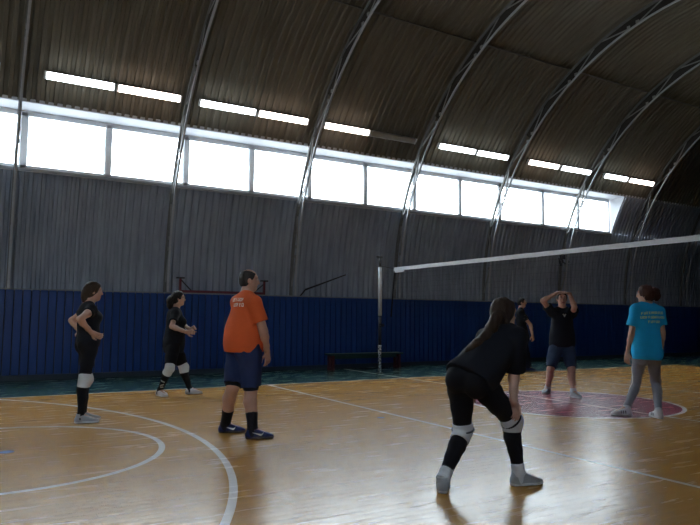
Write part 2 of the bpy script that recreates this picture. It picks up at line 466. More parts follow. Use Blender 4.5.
# ------------------------------------------------------------------ net, posts
WHITEP = simple('post_white_paint', (.52, .54, .57), .45); DARKP = simple('post_dark_paint', (.012, .014, .022), .5)
SPECK, nt, b = new_mat('chipped_post_paint'); n = NB(nt); v = n.obj()
f = n.noise(v, 42, 3); nt.links.new(n.mix(n.ramp(f, .50, .54), c4((.02, .022, .03)), c4((.55, .57, .58))), b.inputs['Base Color']); b.inputs['Roughness'].default_value = .6
def net_post(loc, label, face):
    root = empty('net_post', loc, label, 'net post', 'volleyball net posts')
    m = MB(); m.tube([(0,0,.02), (0,0,.62)], .036, 14); m.build('lower_tube', SPECK, root, smooth=True)
    m = MB(); m.tube([(0,0,.62), (0,0,1.262)], .034, 14); m.build('middle_tube', DARKP, root, smooth=True)
    m = MB(); m.tube([(0,0,1.262), (0,0,2.345)], .041, 14); m.build('upper_tube', WHITEP, root, smooth=True)
    m = MB(); m.tube([(0,0,2.345), (0,0,2.56)], .026, 10); m.tube([(-.09,0,2.565), (.05,0,2.565)], .02, 8); m.build('pulley_head', DARKP, root, smooth=True)
    m = MB(); m.tube([(0,0,0), (0,0,.022)], .075, 18); m.build('base_plate', DARKP, root)
    m = MB(); m.box(-.03, .03, .03*face, .12*face, 1.02, 1.09); m.tube([(-.06, .09*face, 1.05), (.06, .09*face, 1.05)], .012, 8); m.build('winch', DARKP, root)
    return root
net_post((.10, 11.97, 0), 'white-topped dark volleyball net post standing by the bench', -1)
net_post((.10, 1.37, 0), 'volleyball net post on the near side, right of the photo', 1)
NZ0, NZ1, NYA, NYB = 1.262, 2.305, 11.49, 2.05
NETM = simple('net_cord', (.010, .011, .014), .7)
TAPE = cloth_mat('net_tape', (.60, .62, .64))
root = empty('volleyball_net', (.155, (NYA+NYB)/2, 0), 'dark volleyball net with white top tape across the court', 'net')
yo = (NYA+NYB)/2
m = MB(); m.box(-.006, .006, NYB-yo, NYA-yo, NZ1-.075, NZ1); m.build('top_tape', TAPE, root)
m = MB(); k = 0; t = NYB
while t <= NYA+.001:
    m.box(-.0007, .0007, t-yo-.0007, t-yo+.0007, NZ0, NZ1-.07); t += .10
z = NZ0
while z < NZ1-.07:
    m.box(-.0007, .0007, NYB-yo, NYA-yo, z-.0007, z+.0007); z += .10
m.build('netting', NETM, root)
m = MB(); m.tube([(0, NYA-yo-.02, NZ1-.08), (.0, NYA-yo+.05, 1.8), (0, NYA-yo+.12, NZ0-.02)], .016, 8)
m.tube([(0, NYB-yo+.02, NZ1-.08), (0, NYB-yo, NZ0)], .016, 8); m.build('side_cord', NETM, root)
m = MB(); m.box(-.012, .012, NYA-yo-.36, NYA-yo-.02, NZ1-.115, NZ1-.07); m.build('tape_sleeve', TAPE, root)
m = MB(); m.tube([(0, NYA-yo, NZ1-.03), (-.05, 11.93-yo, 2.36)], .0045, 6); m.tube([(0, NYB-yo, NZ1-.03), (-.05, 1.41-yo, 2.36)], .0045, 6); m.build('tension_rope', NETM, root)

# ------------------------------------------------------------------ bench by the wall
GRN = simple('bench_green_paint', (.018, .055, .05), .5); RED = simple('bench_red_paint', (.10, .016, .022), .5)
root = empty('bench', (.5, 13.22, 0), 'low bench with green top and dark red legs against the blue boards', 'bench')
m = MB(); m.box(-1.02, 1.02, -.15, .15, .335, .375); m.build('seat', GRN, root, bevel=.006)
m = MB(); m.box(-.9, .9, -.02, .02, .25, .335); m.build('rail', GRN, root)
for x in (-.93, .93):
    m = MB(); m.box(x-.03, x+.03, -.13, .13, 0, .05); m.box(x-.028, x+.028, -.12, -.05, .05, .335); m.box(x-.028, x+.028, .05, .12, .05, .335); m.box(x-.026, x+.026, -.12, .12, .28, .334)
    m.build('leg', RED, root)

# ------------------------------------------------------------------ red frame standing on the ledge, rod, wall patch
REDF = simple('red_frame_paint', (.11, .013, .022), .5); BLK = simple('black_steel', (.012, .012, .016), .5)
root = empty('steel_frame', (-2.93, 13.62, PZ+.026), 'dark red steel frame with black caps standing on the ledge behind the man', 'frame')
m = MB(); m.bar((-.98, 0, .03), (.98, 0, .03), .05, .055); m.build('crossbar', REDF, root)
for s_ in (-1, 1):
    m = MB(); m.box(s_*.96-.022, s_*.96+.022, -.022, .022, .0, .30); m.build('post', REDF, root)
    m = MB(); m.box(s_*.96-.085, s_*.96+.085, -.035, .035, .30, .33); m.build('cap', BLK, root)
    m = MB(); m.bar((s_*.96+.02, 0, .27), (s_*.96+.24*(-s_ if s_ > 0 else 1), .0, .05), .022, .022); m.build('brace', BLK, root)
a = Vector((-.93, 13.60, 1.86)); c = Vector((.085, 13.46, 2.245))
root = empty('wall_rod', a, 'thin dark rod slanting up the wall with a cord at its tip', 'rod')
m = MB(); m.tube([(0,0,0), c-a], .022, 8, r2=.014); m.tube([(0,0,0), (-.02, .26, -.16)], .018, 8); m.build('rod', BLK, root, smooth=True)
m = MB(); m.tube([c-a, Vector((.13, 13.52, 2.7))-a, Vector((.22, 13.50, 3.1))-a], .006, 6); m.build('cord', simple('rod_cord', (.25, .26, .28), .7), root)
# thin boxes for the dark scrap on the wall behind the net
m = MB(); pts = []
random.seed(3)
for k in range(14):
    x = random.uniform(-.27, .27); z = random.uniform(-.16, .13); w = random.uniform(.03, .10); hh = random.uniform(.04, .16)
    m.box(x-w/2, x+w/2, -.004-.0006*k, .0, z-hh/2, z+hh/2)
o = m.build('wall_stain', simple('dark_stain', (.035, .038, .05), .85)); o.location = (7.87, 13.64, 3.03); o.rotation_euler = (-.2, 0, 0)  # a stain on the wall, built as raised pieces
tag(o, 'small ragged dark scrap on the wall just below the net tape', 'stain')
# tape marks on the floor
BT = simple('blue_tape', (.10, .19, .42), .8)
for (x, y), lb in (((-7.387, 6.626), 'small blue tape mark on the floor inside the left circle'), ((-3.309, 6.742), 'small blue tape mark on the floor near the long white line')):
    m = MB(); m.tube([(0,0,0), (0,0,.0015)], .06 if x < -5 else .045, 18); o = m.build('tape_mark', BT); o.location = (x, y, .0002)
    tag(o, lb, 'tape mark')
# ------------------------------------------------------------------ people: sculpted as smooth distance fields, meshed with surface nets
V3 = lambda *a: np.array(a, float)
def nrm(v): v = np.asarray(v, float); return v/max(1e-9, np.linalg.norm(v))
class Sculpt:
    def __init__(s): s.ops = []
    def cone(s, a, b, ra, rb, k=.02, ca=False, cb=False): s.ops.append(('cone', np.asarray(a, float), np.asarray(b, float), ra, rb, k, ca, cb))
    def ell(s, c, fr, rad, k=.03): s.ops.append(('ell', np.asarray(c, float), np.asarray(fr, float), np.asarray(rad, float), k))
    def sub(s, c, fr, rad, k=.01): s.ops.append(('sub', np.asarray(c, float), np.asarray(fr, float), np.asarray(rad, float), k))
    def cut(s, p, n): s.ops.append(('cut', np.asarray(p, float), nrm(n)))
    def folds(s, amp, wl, dirn=(0, 0, 1), squash=.35, seed=1): s.ops.append(('folds', amp, wl, nrm(dirn), squash, seed))
    def chain(s, pts, rs, k=.02):
        for i in range(len(pts)-1): s.cone(pts[i], pts[i+1], rs[i], rs[i+1], k)
    def mesh(s, h):
        lo = np.full(3, 1e9); hi = -lo
        for o in s.ops:
            if o[0] == 'cone':
                r = max(o[3], o[4]); lo = np.minimum(lo, np.minimum(o[1], o[2])-r); hi = np.maximum(hi, np.maximum(o[1], o[2])+r)
            elif o[0] == 'ell':
                e = np.sqrt(((o[2]*o[3][:, None])**2).sum(0)); lo = np.minimum(lo, o[1]-e); hi = np.maximum(hi, o[1]+e)
        lo -= 5*h; hi += 5*h
        n = np.ceil((hi-lo)/h).astype(int)+1
        ax = [(lo[i]+h*np.arange(n[i])).astype(np.float32) for i in range(3)]
        f = np.full(n, 10., np.float32)
        def block(l, u):
            i0 = np.maximum(0, np.floor((l-lo)/h).astype(int)); i1 = np.minimum(n, np.ceil((u-lo)/h).astype(int)+1)
            sl = tuple(slice(a, b) for a, b in zip(i0, i1))
            return sl, ax[0][sl[0]][:, None, None], ax[1][sl[1]][None, :, None], ax[2][sl[2]][None, None, :]
        for o in s.ops:
            if o[0] == 'cone':
                _, a, b, ra, rb, k, ca, cb = o; m = max(ra, rb)+max(k, 4*h)
                sl, X, Y, Z = block(np.minimum(a, b)-m, np.maximum(a, b)+m)
                ba = b-a; L2 = max(1e-9, ba@ba); L = math.sqrt(L2)
                t0 = ((X-a[0])*ba[0]+(Y-a[1])*ba[1]+(Z-a[2])*ba[2])/L2
                t = np.clip(t0, 0, 1)
                d = np.sqrt((X-a[0]-t*ba[0])**2+(Y-a[1]-t*ba[1])**2+(Z-a[2]-t*ba[2])**2)-(ra+(rb-ra)*t)
                if ca: d = np.maximum(d, -t0*L)
                if cb: d = np.maximum(d, (t0-1)*L)
            elif o[0] in ('ell', 'sub'):
                _, c, fr, rad, k = o; e = np.sqrt(((fr*rad[:, None])**2).sum(0))+max(k, 4*h)
                sl, X, Y, Z = block(c-e, c+e)
                q = [((X-c[0])*fr[i][0]+(Y-c[1])*fr[i][1]+(Z-c[2])*fr[i][2]) for i in range(3)]
                k0 = np.sqrt(sum((q[i]/rad[i])**2 for i in range(3))); k1 = np.sqrt(sum((q[i]/rad[i]**2)**2 for i in range(3)))
                d = k0*(k0-1)/np.maximum(k1, 1e-6)
            elif o[0] == 'cut':
                X, Y, Z = ax[0][:, None, None], ax[1][None, :, None], ax[2][None, None, :]
                f = np.maximum(f, (X-o[1][0])*o[2][0]+(Y-o[1][1])*o[2][1]+(Z-o[1][2])*o[2][2]); continue
            else:
                _, amp, wl, dn_, sq, seed = o; rg = np.random.default_rng(seed)
                X, Y, Z = ax[0][:, None, None], ax[1][None, :, None], ax[2][None, None, :]
                nz = 0
                for q in range(7):
                    dv = nrm(rg.normal(size=3)); dv = dv-dn_*(dv@dn_)*(1-sq); w = 2*PI/(wl*rg.uniform(.55, 1.7))
                    nz = nz+np.sin(w*(X*dv[0]+Y*dv[1]+Z*dv[2])+rg.uniform(0, 6.3))/(1+.4*q)
                f = f+(amp*nz/2).astype(np.float32); continue
            g = f[sl]
            if o[0] == 'sub':
                d = -d; hh = np.maximum(k-np.abs(g-d), 0)/k; f[sl] = np.maximum(g, d)+hh*hh*k*.25
            else:
                hh = np.maximum(k-np.abs(g-d), 0)/k; f[sl] = np.minimum(g, d)-hh*hh*k*.25
        f = np.clip(f, -3*h, 3*h); ins = f < 0
        c = [slice(0, -1), slice(1, None)]
        cnt = sum(ins[c[i], c[j], c[k]].astype(np.int8) for i in (0, 1) for j in (0, 1) for k in (0, 1))
        act = (cnt > 0) & (cnt < 8); idx = np.full(act.shape, -1, np.int64); I = np.argwhere(act); idx[act] = np.arange(len(I))
        pos = np.zeros((len(I), 3)); num = np.zeros(len(I))
        for a_ in range(3):
            b_, c_ = [q for q in range(3) if q != a_]
            for u in (0, 1):
                for w in (0, 1):
                    A = I.copy(); A[:, b_] += u; A[:, c_] += w; B = A.copy(); B[:, a_] += 1
                    fa = f[A[:, 0], A[:, 1], A[:, 2]]; fb_ = f[B[:, 0], B[:, 1], B[:, 2]]
                    x = (fa < 0) != (fb_ < 0); t = np.where(x, fa/np.where(x, fa-fb_, 1), 0)
                    P = A.astype(float); P[:, a_] += t; pos[x] += P[x]; num[x] += 1
        pos = lo+h*pos/num[:, None]; faces = []
        for a_ in range(3):
            b_, c_ = [(1, 2), (2, 0), (0, 1)][a_]
            s0 = [slice(None)]*3; s1 = [slice(None)]*3; s0[a_] = slice(0, -1); s1[a_] = slice(1, None)
            E_ = np.argwhere(ins[tuple(s0)] != ins[tuple(s1)]); E_ = E_[(E_[:, b_] > 0) & (E_[:, c_] > 0)]
            q = []
            for db, dc in ((-1, -1), (0, -1), (0, 0), (-1, 0)):
                G = E_.copy(); G[:, b_] += db; G[:, c_] += dc; q.append(G)
            ok = np.ones(len(E_), bool)
            for G in q: ok &= (G < np.array(idx.shape)).all(1)
            q = [idx[G[ok][:, 0], G[ok][:, 1], G[ok][:, 2]] for G in q]; Eo = E_[ok]
            fl = ~ins[Eo[:, 0], Eo[:, 1], Eo[:, 2]]
            Q = np.stack(q, 1); Q[fl] = Q[fl][:, ::-1]; faces.append(Q)
        return pos, np.concatenate(faces)
    def build(s, name, mats, parent, h=.007, smooth_it=1):
        v, q = s.mesh(h)
        for _ in range(smooth_it):                      # light relaxation takes the grid look off the surface
            acc = np.zeros_like(v); cn = np.zeros(len(v))
            for i in range(4):
                np.add.at(acc, q[:, i], v[q[:, (i+1) % 4]]+v[q[:, (i-1) % 4]]); np.add.at(cn, q[:, i], 2)
            v = .5*v+.5*acc/np.maximum(cn, 1)[:, None]
        me = bpy.data.meshes.new(name)
        me.vertices.add(len(v)); me.vertices.foreach_set('co', v.astype(np.float32).ravel())
        me.loops.add(len(q)*4); me.loops.foreach_set('vertex_index', q.astype(np.int32).ravel())
        me.polygons.add(len(q)); me.polygons.foreach_set('loop_start', np.arange(0, len(q)*4, 4, dtype=np.int32))
        me.polygons.foreach_set('use_smooth', np.ones(len(q), bool))
        me.update(calc_edges=True); me.validate()
        for m in (mats if isinstance(mats, list) else [mats]): me.materials.append(m)
        o = link(bpy.data.objects.new(name, me)); o.parent = parent
        return o

def cv(a, b, c): return nrm(a*np.array(r0)+b*V3(0, 0, 1)+c*np.array(FWH))     # right, up, away as seen from the camera's heading
def ang(d): return V3(math.cos(math.radians(d)), math.sin(math.radians(d)), 0)
LEGP = [(0, .089), (.25, .084), (.55, .070), (.9, .057), (1.0, .055), (1.3, .057), (1.55, .048), (1.85, .037), (2, .038)]
ARMP = [(0, .053), (.35, .048), (.9, .039), (1, .038), (1.25, .040), (1.7, .030), (2, .026)]
def limb(sc, J, prof, off, t0=0, t1=2, k=.02, caps=False, push=None, mult=1):
    def P(t):
        p = J[0]+(J[1]-J[0])*t if t <= 1 else J[1]+(J[2]-J[1])*(t-1)
        if push is not None: p = p+push*.014*math.exp(-((t-1.32)/.2)**2)
        return p
    def Rr(t):
        for (a, ra), (b, rb) in zip(prof[:-1], prof[1:]):
            if t <= b+1e-9: return (ra+(rb-ra)*(t-a)/(b-a))*mult+off
        return prof[-1][1]*mult+off
    ts = [t0]+[t for t, _ in prof if t0+.02 < t < t1-.02]+[t1]
    for i in range(len(ts)-1):
        sc.cone(P(ts[i]), P(ts[i+1]), Rr(ts[i]), Rr(ts[i+1]), k, caps and i == 0, caps and i == len(ts)-2)

SKINS = {}
def skin(c):
    if c not in SKINS: SKINS[c] = skin_mat('skin_%d' % len(SKINS), c)
    return SKINS[c]
LIP = simple('lips', (.30, .10, .09), .5); EYEW = simple('eye_white', (.55, .54, .52), .25, var=.03); IRIS = simple('iris', (.03, .022, .018), .2)
BROW = simple('brow_hair', (.035, .025, .02), .8)

class Person:
    def __init__(s, label, feet, H=1.65, face=0, chest=None, hips=None, bw=1.0, bd=1.0, skin_c=(.46, .27, .20), limb_w=1.0, group=None):
        s.H = H; s.sk = H/1.7; s.bw = bw; s.bd = bd; s.skinm = skin(skin_c); s.lw = limb_w
        s.F = {}; s.A = {}; s.tdir = {}
        for side, (u, v, d) in feet.items():
            p = np.array(on_floor(u, v)); s.F[side] = V3(p[0], p[1], 0); s.tdir[side] = ang(d)
        m = sum(s.F.values())/len(s.F); s.root0 = V3(m[0], m[1], 0)
        s.D = float((Vector(s.root0)-CAM).dot(FWH))
        for side in s.F: s.A[side] = s.F[side]-s.tdir[side]*.055*s.sk+V3(0, 0, .088*s.sk)
        s.root = empty('person', Vector(s.root0), label, 'person')
        s.faced = ang(face); s.cf = ang(face if chest is None else chest); s.hf = ang((face if chest is None else chest) if hips is None else hips)
    def px(s, u, v, dd=0): return np.array(at_depth(u, v, s.D+dd))
    def reach(s, P, u, v, L, sg):
        d = nrm(np.array(ray(u, v))); o = np.array(CAM); b = d@(P-o); q = (P-o)@(P-o)-b*b; disc = L*L-q
        t = b+(sg*math.sqrt(disc) if disc > 0 else 0)
        return o+d*t
    def torso_frame(s, hip_px, neck_px, hip_dd=0, neck_dd=0):
        s.hip = s.px(*hip_px, hip_dd); s.neck = s.px(*neck_px, neck_dd)
        s.u = nrm(s.neck-s.hip); z = V3(0, 0, 1)
        r = np.cross(s.cf, z); s.cr = nrm(r-s.u*(r@s.u)); s.cfw = np.cross(s.u, s.cr)
        r = np.cross(s.hf, z); pu = nrm(s.u*.6+z*.4); s.pr = nrm(r-pu*(r@pu)); s.pf = np.cross(pu, s.pr); s.pu = pu
        s.L = np.linalg.norm(s.neck-s.hip)
        k = s.sk
        s.Hp = {'R': s.hip+s.pr*.088*k*s.bw, 'L': s.hip-s.pr*.088*k*s.bw}
        s.Sh = {'R': s.neck-s.u*.078*k+s.cr*.168*k*s.bw, 'L': s.neck-s.u*.078*k-s.cr*.168*k*s.bw}
    def legs(s, knees, L=.43):
        s.K = {}
        for side, (u, v, sg) in knees.items(): s.K[side] = s.reach(s.Hp[side], u, v, L*s.sk, sg)
        s.leg = {q: (s.Hp[q], s.K[q], s.A[q]) for q in s.K}
    def arms(s, spec, LU=.285, LF=.25):
        s.E = {}; s.W = {}; s.hand = {}
        for side, (eu, ev, es, wu, wv, ws, hd, pn, curl) in spec.items():
            s.E[side] = s.reach(s.Sh[side], eu, ev, LU*s.sk, es); s.W[side] = s.reach(s.E[side], wu, wv, LF*s.sk, ws)
            s.hand[side] = (nrm(hd), nrm(pn), curl)
        s.arm = {q: (s.Sh[q], s.E[q], s.W[q]) for q in s.E}
    def head(s, hc_px, dd, fdir, udir=(0, 0, 1)):
        s.hc = s.px(*hc_px, dd); s.hu = nrm(udir); f = nrm(fdir); f = nrm(f-s.hu*(f@s.hu)); s.hfw = f; s.hr = np.cross(f, s.hu); s.hs = s.sk*.95
    def hp(s, r, f, u): return s.hc+(s.hr*r+s.hfw*f+s.hu*u)*s.hs
    def rel(s, sc):
        """shift a sculpture into the person's own space (root at the feet)"""
        o2 = []
        for o in sc.ops:
            o = list(o)
            if o[0] == 'cone': o[1] = o[1]-s.root0; o[2] = o[2]-s.root0
            elif o[0] in ('ell', 'sub', 'cut'): o[1] = o[1]-s.root0
            o2.append(tuple(o))
        sc.ops = o2; return sc
    def torso(s, sc, off=0, k=.05, bust=0, glute=True, belly=0):
        w = s.bw; d = s.bd; z = s.sk; C = np.array([s.cr, s.cfw, s.u]); Pf = np.array([s.pr, s.pf, s.pu]); T = lambda t: s.hip+s.u*s.L*t
        R = lambda a, b, c: V3(a*z*w+off, b*z*d+off, c*z+off)
        sc.ell(s.hip+s.pu*.035*z, Pf, R(.162, .112, .115), k)
        sc.ell(T(.36)+s.cfw*belly*.5, C, R(.138, .103+belly, .14), k)
        sc.ell(T(.62), C, R(.152, .112, .15), k)
        sc.ell(T(.84)-s.cfw*.008, C, R(.150, .088, .10), k)
        for q, sg in (('R', 1), ('L', -1)):
            sc.cone(T(.91)+s.cr*sg*.035, s.Sh[q], .050*z+off*.8, .050*z+off*.7, .04)
            sc.cone(s.neck+s.u*(.012-off*.6)+s.cr*sg*.02, s.Sh[q]+s.u*.012, .040*z+off*.5, .036*z+off*.5, .04)
            if glute: sc.ell(s.hip+s.pr*sg*.075*z*w-s.pf*.05*z-s.pu*.035*z, Pf, R(.084, .088, .10), .04)
            if bust: sc.ell(T(.64)+s.cr*sg*.07*z+s.cfw*.085*z*d, C, V3(.062, .05+.02*bust, .062)*z+off, .04)
    def body(s, bust=0, belly=0, h=.0066):
        sc = Sculpt(); z = s.sk
        s.torso(sc, 0, bust=bust, belly=belly)
        for q in s.leg:
            back = -s.tdir[q]
            limb(sc, s.leg[q], LEGP, 0, k=.025, push=back, mult=z*s.lw)
            F, t = s.F[q], s.tdir[q]
            sc.cone(s.A[q], F-t*.085*z+V3(0, 0, .04), .038*z, .034*z, .02); sc.cone(s.A[q], F+t*.06*z+V3(0, 0, .035), .036*z, .03*z, .03); sc.cone(F+t*.06*z+V3(0, 0, .035), F+t*.105*z+V3(0, 0, .028), .03*z, .022*z, .02)
        for q in s.arm:
            limb(sc, s.arm[q], ARMP, 0, k=.02, mult=z*s.lw)
            s.make_hand(sc, q)
        # neck and head
        hs = s.hs; fr = np.array([s.hr, s.hfw, s.hu]); Q = s.hp
        sc.cone(s.neck-s.u*.03, Q(0, -.022, -.07), .060*z, .054*hs*1.02, .03)
        sc.ell(Q(0, -.012, .028), fr, V3(.077, .097, .092)*hs, .02)
        sc.ell(Q(0, .022, -.045), fr, V3(.060, .066, .074)*hs, .04)
        sc.ell(Q(0, .058, -.096), fr, V3(.026, .022, .018)*hs, .03)
        sc.cone(Q(-.045, .068, .034), Q(.045, .068, .034), .015*hs, .015*hs, .02)
        sc.cone(Q(0, .086, .018), Q(0, .103, -.026), .009*hs, .0135*hs, .012)
        for sg in (-1, 1):
            sc.ell(Q(sg*.013, .092, -.030), fr, V3(.010, .010, .008)*hs, .008)
            sc.ell(Q(sg*.078, -.010, -.012), fr, V3(.010, .019, .031)*hs, .008)
            sc.sub(Q(sg*.031, .099, .012), fr, V3(.019, .015, .012)*hs, .012)
        sc.ell(Q(0, .081, -.058), fr, V3(.024, .011, .006)*hs, .006); sc.ell(Q(0, .081, -.067), fr, V3(.021, .011, .007)*hs, .006)
        s.rel(sc)
        o = sc.build('body', [s.skinm, LIP], s.root, h)
        # lips by position
        me = o.data; ctr = np.zeros(len(me.polygons)*3); me.polygons.foreach_get('center', ctr); ctr = ctr.reshape(-1, 3)
        lp = Q(0, .086, -.0625)-s.root0; dlt = ctr-lp
        msk = (np.abs(dlt@s.hr) < .024*hs) & (np.abs(dlt@s.hu) < .011*hs) & (dlt@s.hfw > -.012) & (np.abs(dlt@s.hfw) < .05)
        me.polygons.foreach_set('material_index', msk.astype(np.int32))
        for sg in (-1, 1):
            e = Sculpt(); c = Q(sg*.031, .0735, .012)-s.root0
            e.ell(c, fr, V3(.0135, .0125, .0115)*hs, .003)
            eo = e.build('eye', [EYEW, IRIS], s.root, .0024)
            me = eo.data; ct = np.zeros(len(me.polygons)*3); me.polygons.foreach_get('center', ct); ct = ct.reshape(-1, 3)-(c+s.hfw*.0125*hs)
            me.polygons.foreach_set('material_index', (np.linalg.norm(ct, axis=1) < .0072*hs).astype(np.int32))
            b = Sculpt(); b.chain([Q(sg*.014, .085, .033)-s.root0, Q(sg*.032, .084, .039)-s.root0, Q(sg*.05, .070, .034)-s.root0], [.004*hs, .0045*hs, .003*hs], .004)
            b.build('eyebrow', BROW, s.root, .0028)
        s.bodyo = o
        return o
    def make_hand(s, sc, q):
        d, n, curl = s.hand[q]; n = nrm(n-d*(n@d)); w = s.W[q]; z = s.sk
        t = np.cross(n, d)*(1 if q == 'R' else -1)          # thumb side
        sc.cone(w, w+d*.03*z, .024*z, .024*z, .02)
        for o_ in (.028, .009, -.010, -.027):
            sc.cone(w+d*.022*z+t*o_*.75*z, w+d*.088*z+t*o_*z, .0145*z, .0125*z, .012)
        def rot(v, a): return v*math.cos(a)+n*math.sin(a)*1.0
        for o_, ln, cu in ((.031, .068, .9), (.0105, .077, 1.0), (-.0105, .071, 1.1), (-.031, .056, 1.2)):
            b = w+d*.088*z+t*o_*z; dd = nrm(d+t*o_*1.6)
            p1 = b+rot(dd, curl*cu*.6)*ln*.48*z; p2 = p1+rot(dd, curl*cu*1.3)*ln*.30*z; p3 = p2+rot(dd, curl*cu*1.9)*ln*.22*z
            sc.chain([b, p1, p2, p3], [.0098*z, .0090*z, .0083*z, .0070*z], .005)
        b = w+d*.028*z+t*.028*z; p1 = b+nrm(d*.65+t*.75+n*.25)*.042*z; p2 = p1+nrm(d*.9+t*.35+n*.3)*.032*z; p3 = p2+nrm(d+n*.35*curl)*.022*z
        sc.chain([b, p1, p2, p3], [.015*z, .0115*z, .0098*z, .0078*z], .01)
    # ---------------------------------------------------------------- clothing
    def tee(s, mat, off=.016, sleeve=.55, hem=-.10, flare=.02, belly=0, bust=0, name='t_shirt', sl_off=.022, seed=1, front=0):
        sc = Sculpt(); z = s.sk; C = np.array([s.cr, s.cfw, s.u]); w = s.bw
        s.torso(sc, off, bust=bust, glute=False, belly=belly)
        low = s.hip+s.u*(hem+.14)
        sc.ell(low, C, V3((.160+flare)*z*w+off, (.112+flare)*z*s.bd+off+belly*.6, .33), .05)
        for q, sg in (('R', 1), ('L', -1)):
            sc.ell(s.hip-s.pf*.045*z+s.pr*sg*.07*z*w, C, V3(.085*z*w+off, .09*z+off, .11), .05)
        sc.folds(.0055, .15, s.u, .30, seed)
        for q in s.arm:
            a, b, _ = s.arm[q]; e = a+(b-a)*sleeve
            sc.cone(a, e, .052*z*s.lw+off*.6, .050*z*s.lw+sl_off, .04, False, True)
        sc.ell(s.neck-s.u*.034*z-s.cfw*.005, C, V3(.074*z, .068*z, .030*z), .03)
        sc.cut(s.hip+s.u*hem, -s.u)
        o = s.rel(sc).build(name, mat, s.root, .0075); return o
    def leg_wear(s, mat, name, t1, off, k=.02, waist=.06, mult=1.0, flare=0, glute=True, seed=2, fold=.003):
        """shorts or leggings: seat plus both thighs, cut at the waist"""
        sc = Sculpt(); z = s.sk; w = s.bw; Pf = np.array([s.pr, s.pf, s.pu])
        sc.ell(s.hip+s.pu*.03*z, Pf, V3(.162*z*w+off, .112*z*s.bd+off, .12*z+off), .04)
        for q, sg in (('R', 1), ('L', -1)):
            sc.ell(s.hip+s.pr*sg*.075*z*w-s.pf*.05*z-s.pu*.035*z, Pf, V3(.084*z*w+off, .088*z+off, .10*z+off), .04)
        sc.cut(s.hip+s.pu*waist, s.pu)
        prof = [(t, r+flare*min(t, 1)) for t, r in LEGP]
        for q in s.leg:
            sub = Sculpt(); limb(sc, s.leg[q], prof, off, 0, t1, k, push=-s.tdir[q], mult=z*s.lw)
            i = len(sc.ops)-1; o = list(sc.ops[i]); o[7] = True; sc.ops[i] = tuple(o)
        if fold: sc.folds(fold, .12, s.pu, .4, seed)
        return s.rel(sc).build(name, mat, s.root, .0072)
    def leg_part(s, q, mat, name, t0, t1, off, fat=0, label=None, h=.006, seed=3):
        sc = Sculpt(); limb(sc, s.leg[q], LEGP, off, t0, t1, .012, True, push=-s.tdir[q], mult=s.sk*s.lw)
        if t1 > 1.96: sc.cone(s.A[q], s.A[q]-V3(0, 0, .04)-s.tdir[q]*.008, .040*s.sk+off, .041*s.sk+off, .02)
        if t1 > 1.96: sc.cone(s.A[q]-V3(0, 0, .015), s.F[q]+s.tdir[q]*.01+V3(0, 0, .062), .036*s.sk+off*.6, .024*s.sk, .02)
        if fat:
            sc.ell(s.K[q]+s.tdir[q]*.032, np.eye(3), V3(.052, .052, .062)*s.sk+fat, .03)
        o = s.rel(sc).build(name, mat, s.root, h)
        if label: o['label'] = label
        return o
    def shoe(s, q, mat, sole_mat, label=None, high=.108):
        F, t, z = s.F[q], s.tdir[q], s.sk; r = np.cross(t, V3(0, 0, 1))
        def outline(sc, inf, zz):
            sc.cone(F-t*.088*z+V3(0, 0, zz), F-t*.01*z+V3(0, 0, zz), .036*z+inf, .036*z+inf, .03)
            sc.cone(F-t*.01*z+V3(0, 0, zz), F+t*.07*z+V3(0, 0, zz-.002), .037*z+inf, .044*z+inf, .03)
            sc.cone(F+t*.07*z+V3(0, 0, zz-.002), F+t*.122*z+V3(0, 0, zz-.006), .043*z+inf, .031*z+inf, .03)
        sc = Sculpt(); outline(sc, 0, .036)
        sc.cone(F-t*.064*z+V3(0, 0, high*z), F-t*.072*z+V3(0, 0, .045), .043*z, .042*z, .03, True)
        sc.cone(F-t*.045*z+V3(0, 0, .088*z), F+t*.075*z+V3(0, 0, .042), .042*z, .032*z, .03)
        sc.cut((0, 0, .012), (0, 0, -1)); sc.cut(s.A[q]+V3(0, 0, high*z-.088*z), V3(0, 0, 1)+t*.35)
        o = s.rel(sc).build('shoe', mat, s.root, .0055)
        if label: o['label'] = label
        sc = Sculpt(); outline(sc, .003, .022); sc.cut((0, 0, .003), (0, 0, -1)); sc.cut((0, 0, .026), (0, 0, 1))
        s.rel(sc).build('sole', sole_mat, o, .0055)
        return o
    def hair_cap(s, mat, off=.012, front=.045, low=-.03, tails=(), name='hair', bald=False, seed=4, amp=.004):
        sc = Sculpt(); fr = np.array([s.hr, s.hfw, s.hu]); hs = s.hs; Q = s.hp
        sc.ell(Q(0, -.016, .028), fr, V3(.077, .095, .093)*hs+off, .02)
        sc.ell(Q(0, -.045, -.02), fr, V3(.066, .058, .07)*hs+off, .03)
        sc.sub(Q(0, .115, -.02+front*.4), fr, V3(.085, .105, .085)*hs, .012)
        sc.sub(Q(0, .05, -.10), fr, V3(.12, .075, .085)*hs, .012)
        sc.cut(Q(0, 0, low-.07), -s.hu)
        if bald: sc.sub(Q(0, .03, .145), fr, V3(.062, .14, .078)*hs, .01)
        for pts, rs in tails: sc.chain(pts, rs, .025)
        if amp: sc.folds(amp, .035, s.hu if not tails else nrm(s.hu), .25, seed)
        return s.rel(sc).build(name, mat, s.root, .0055)

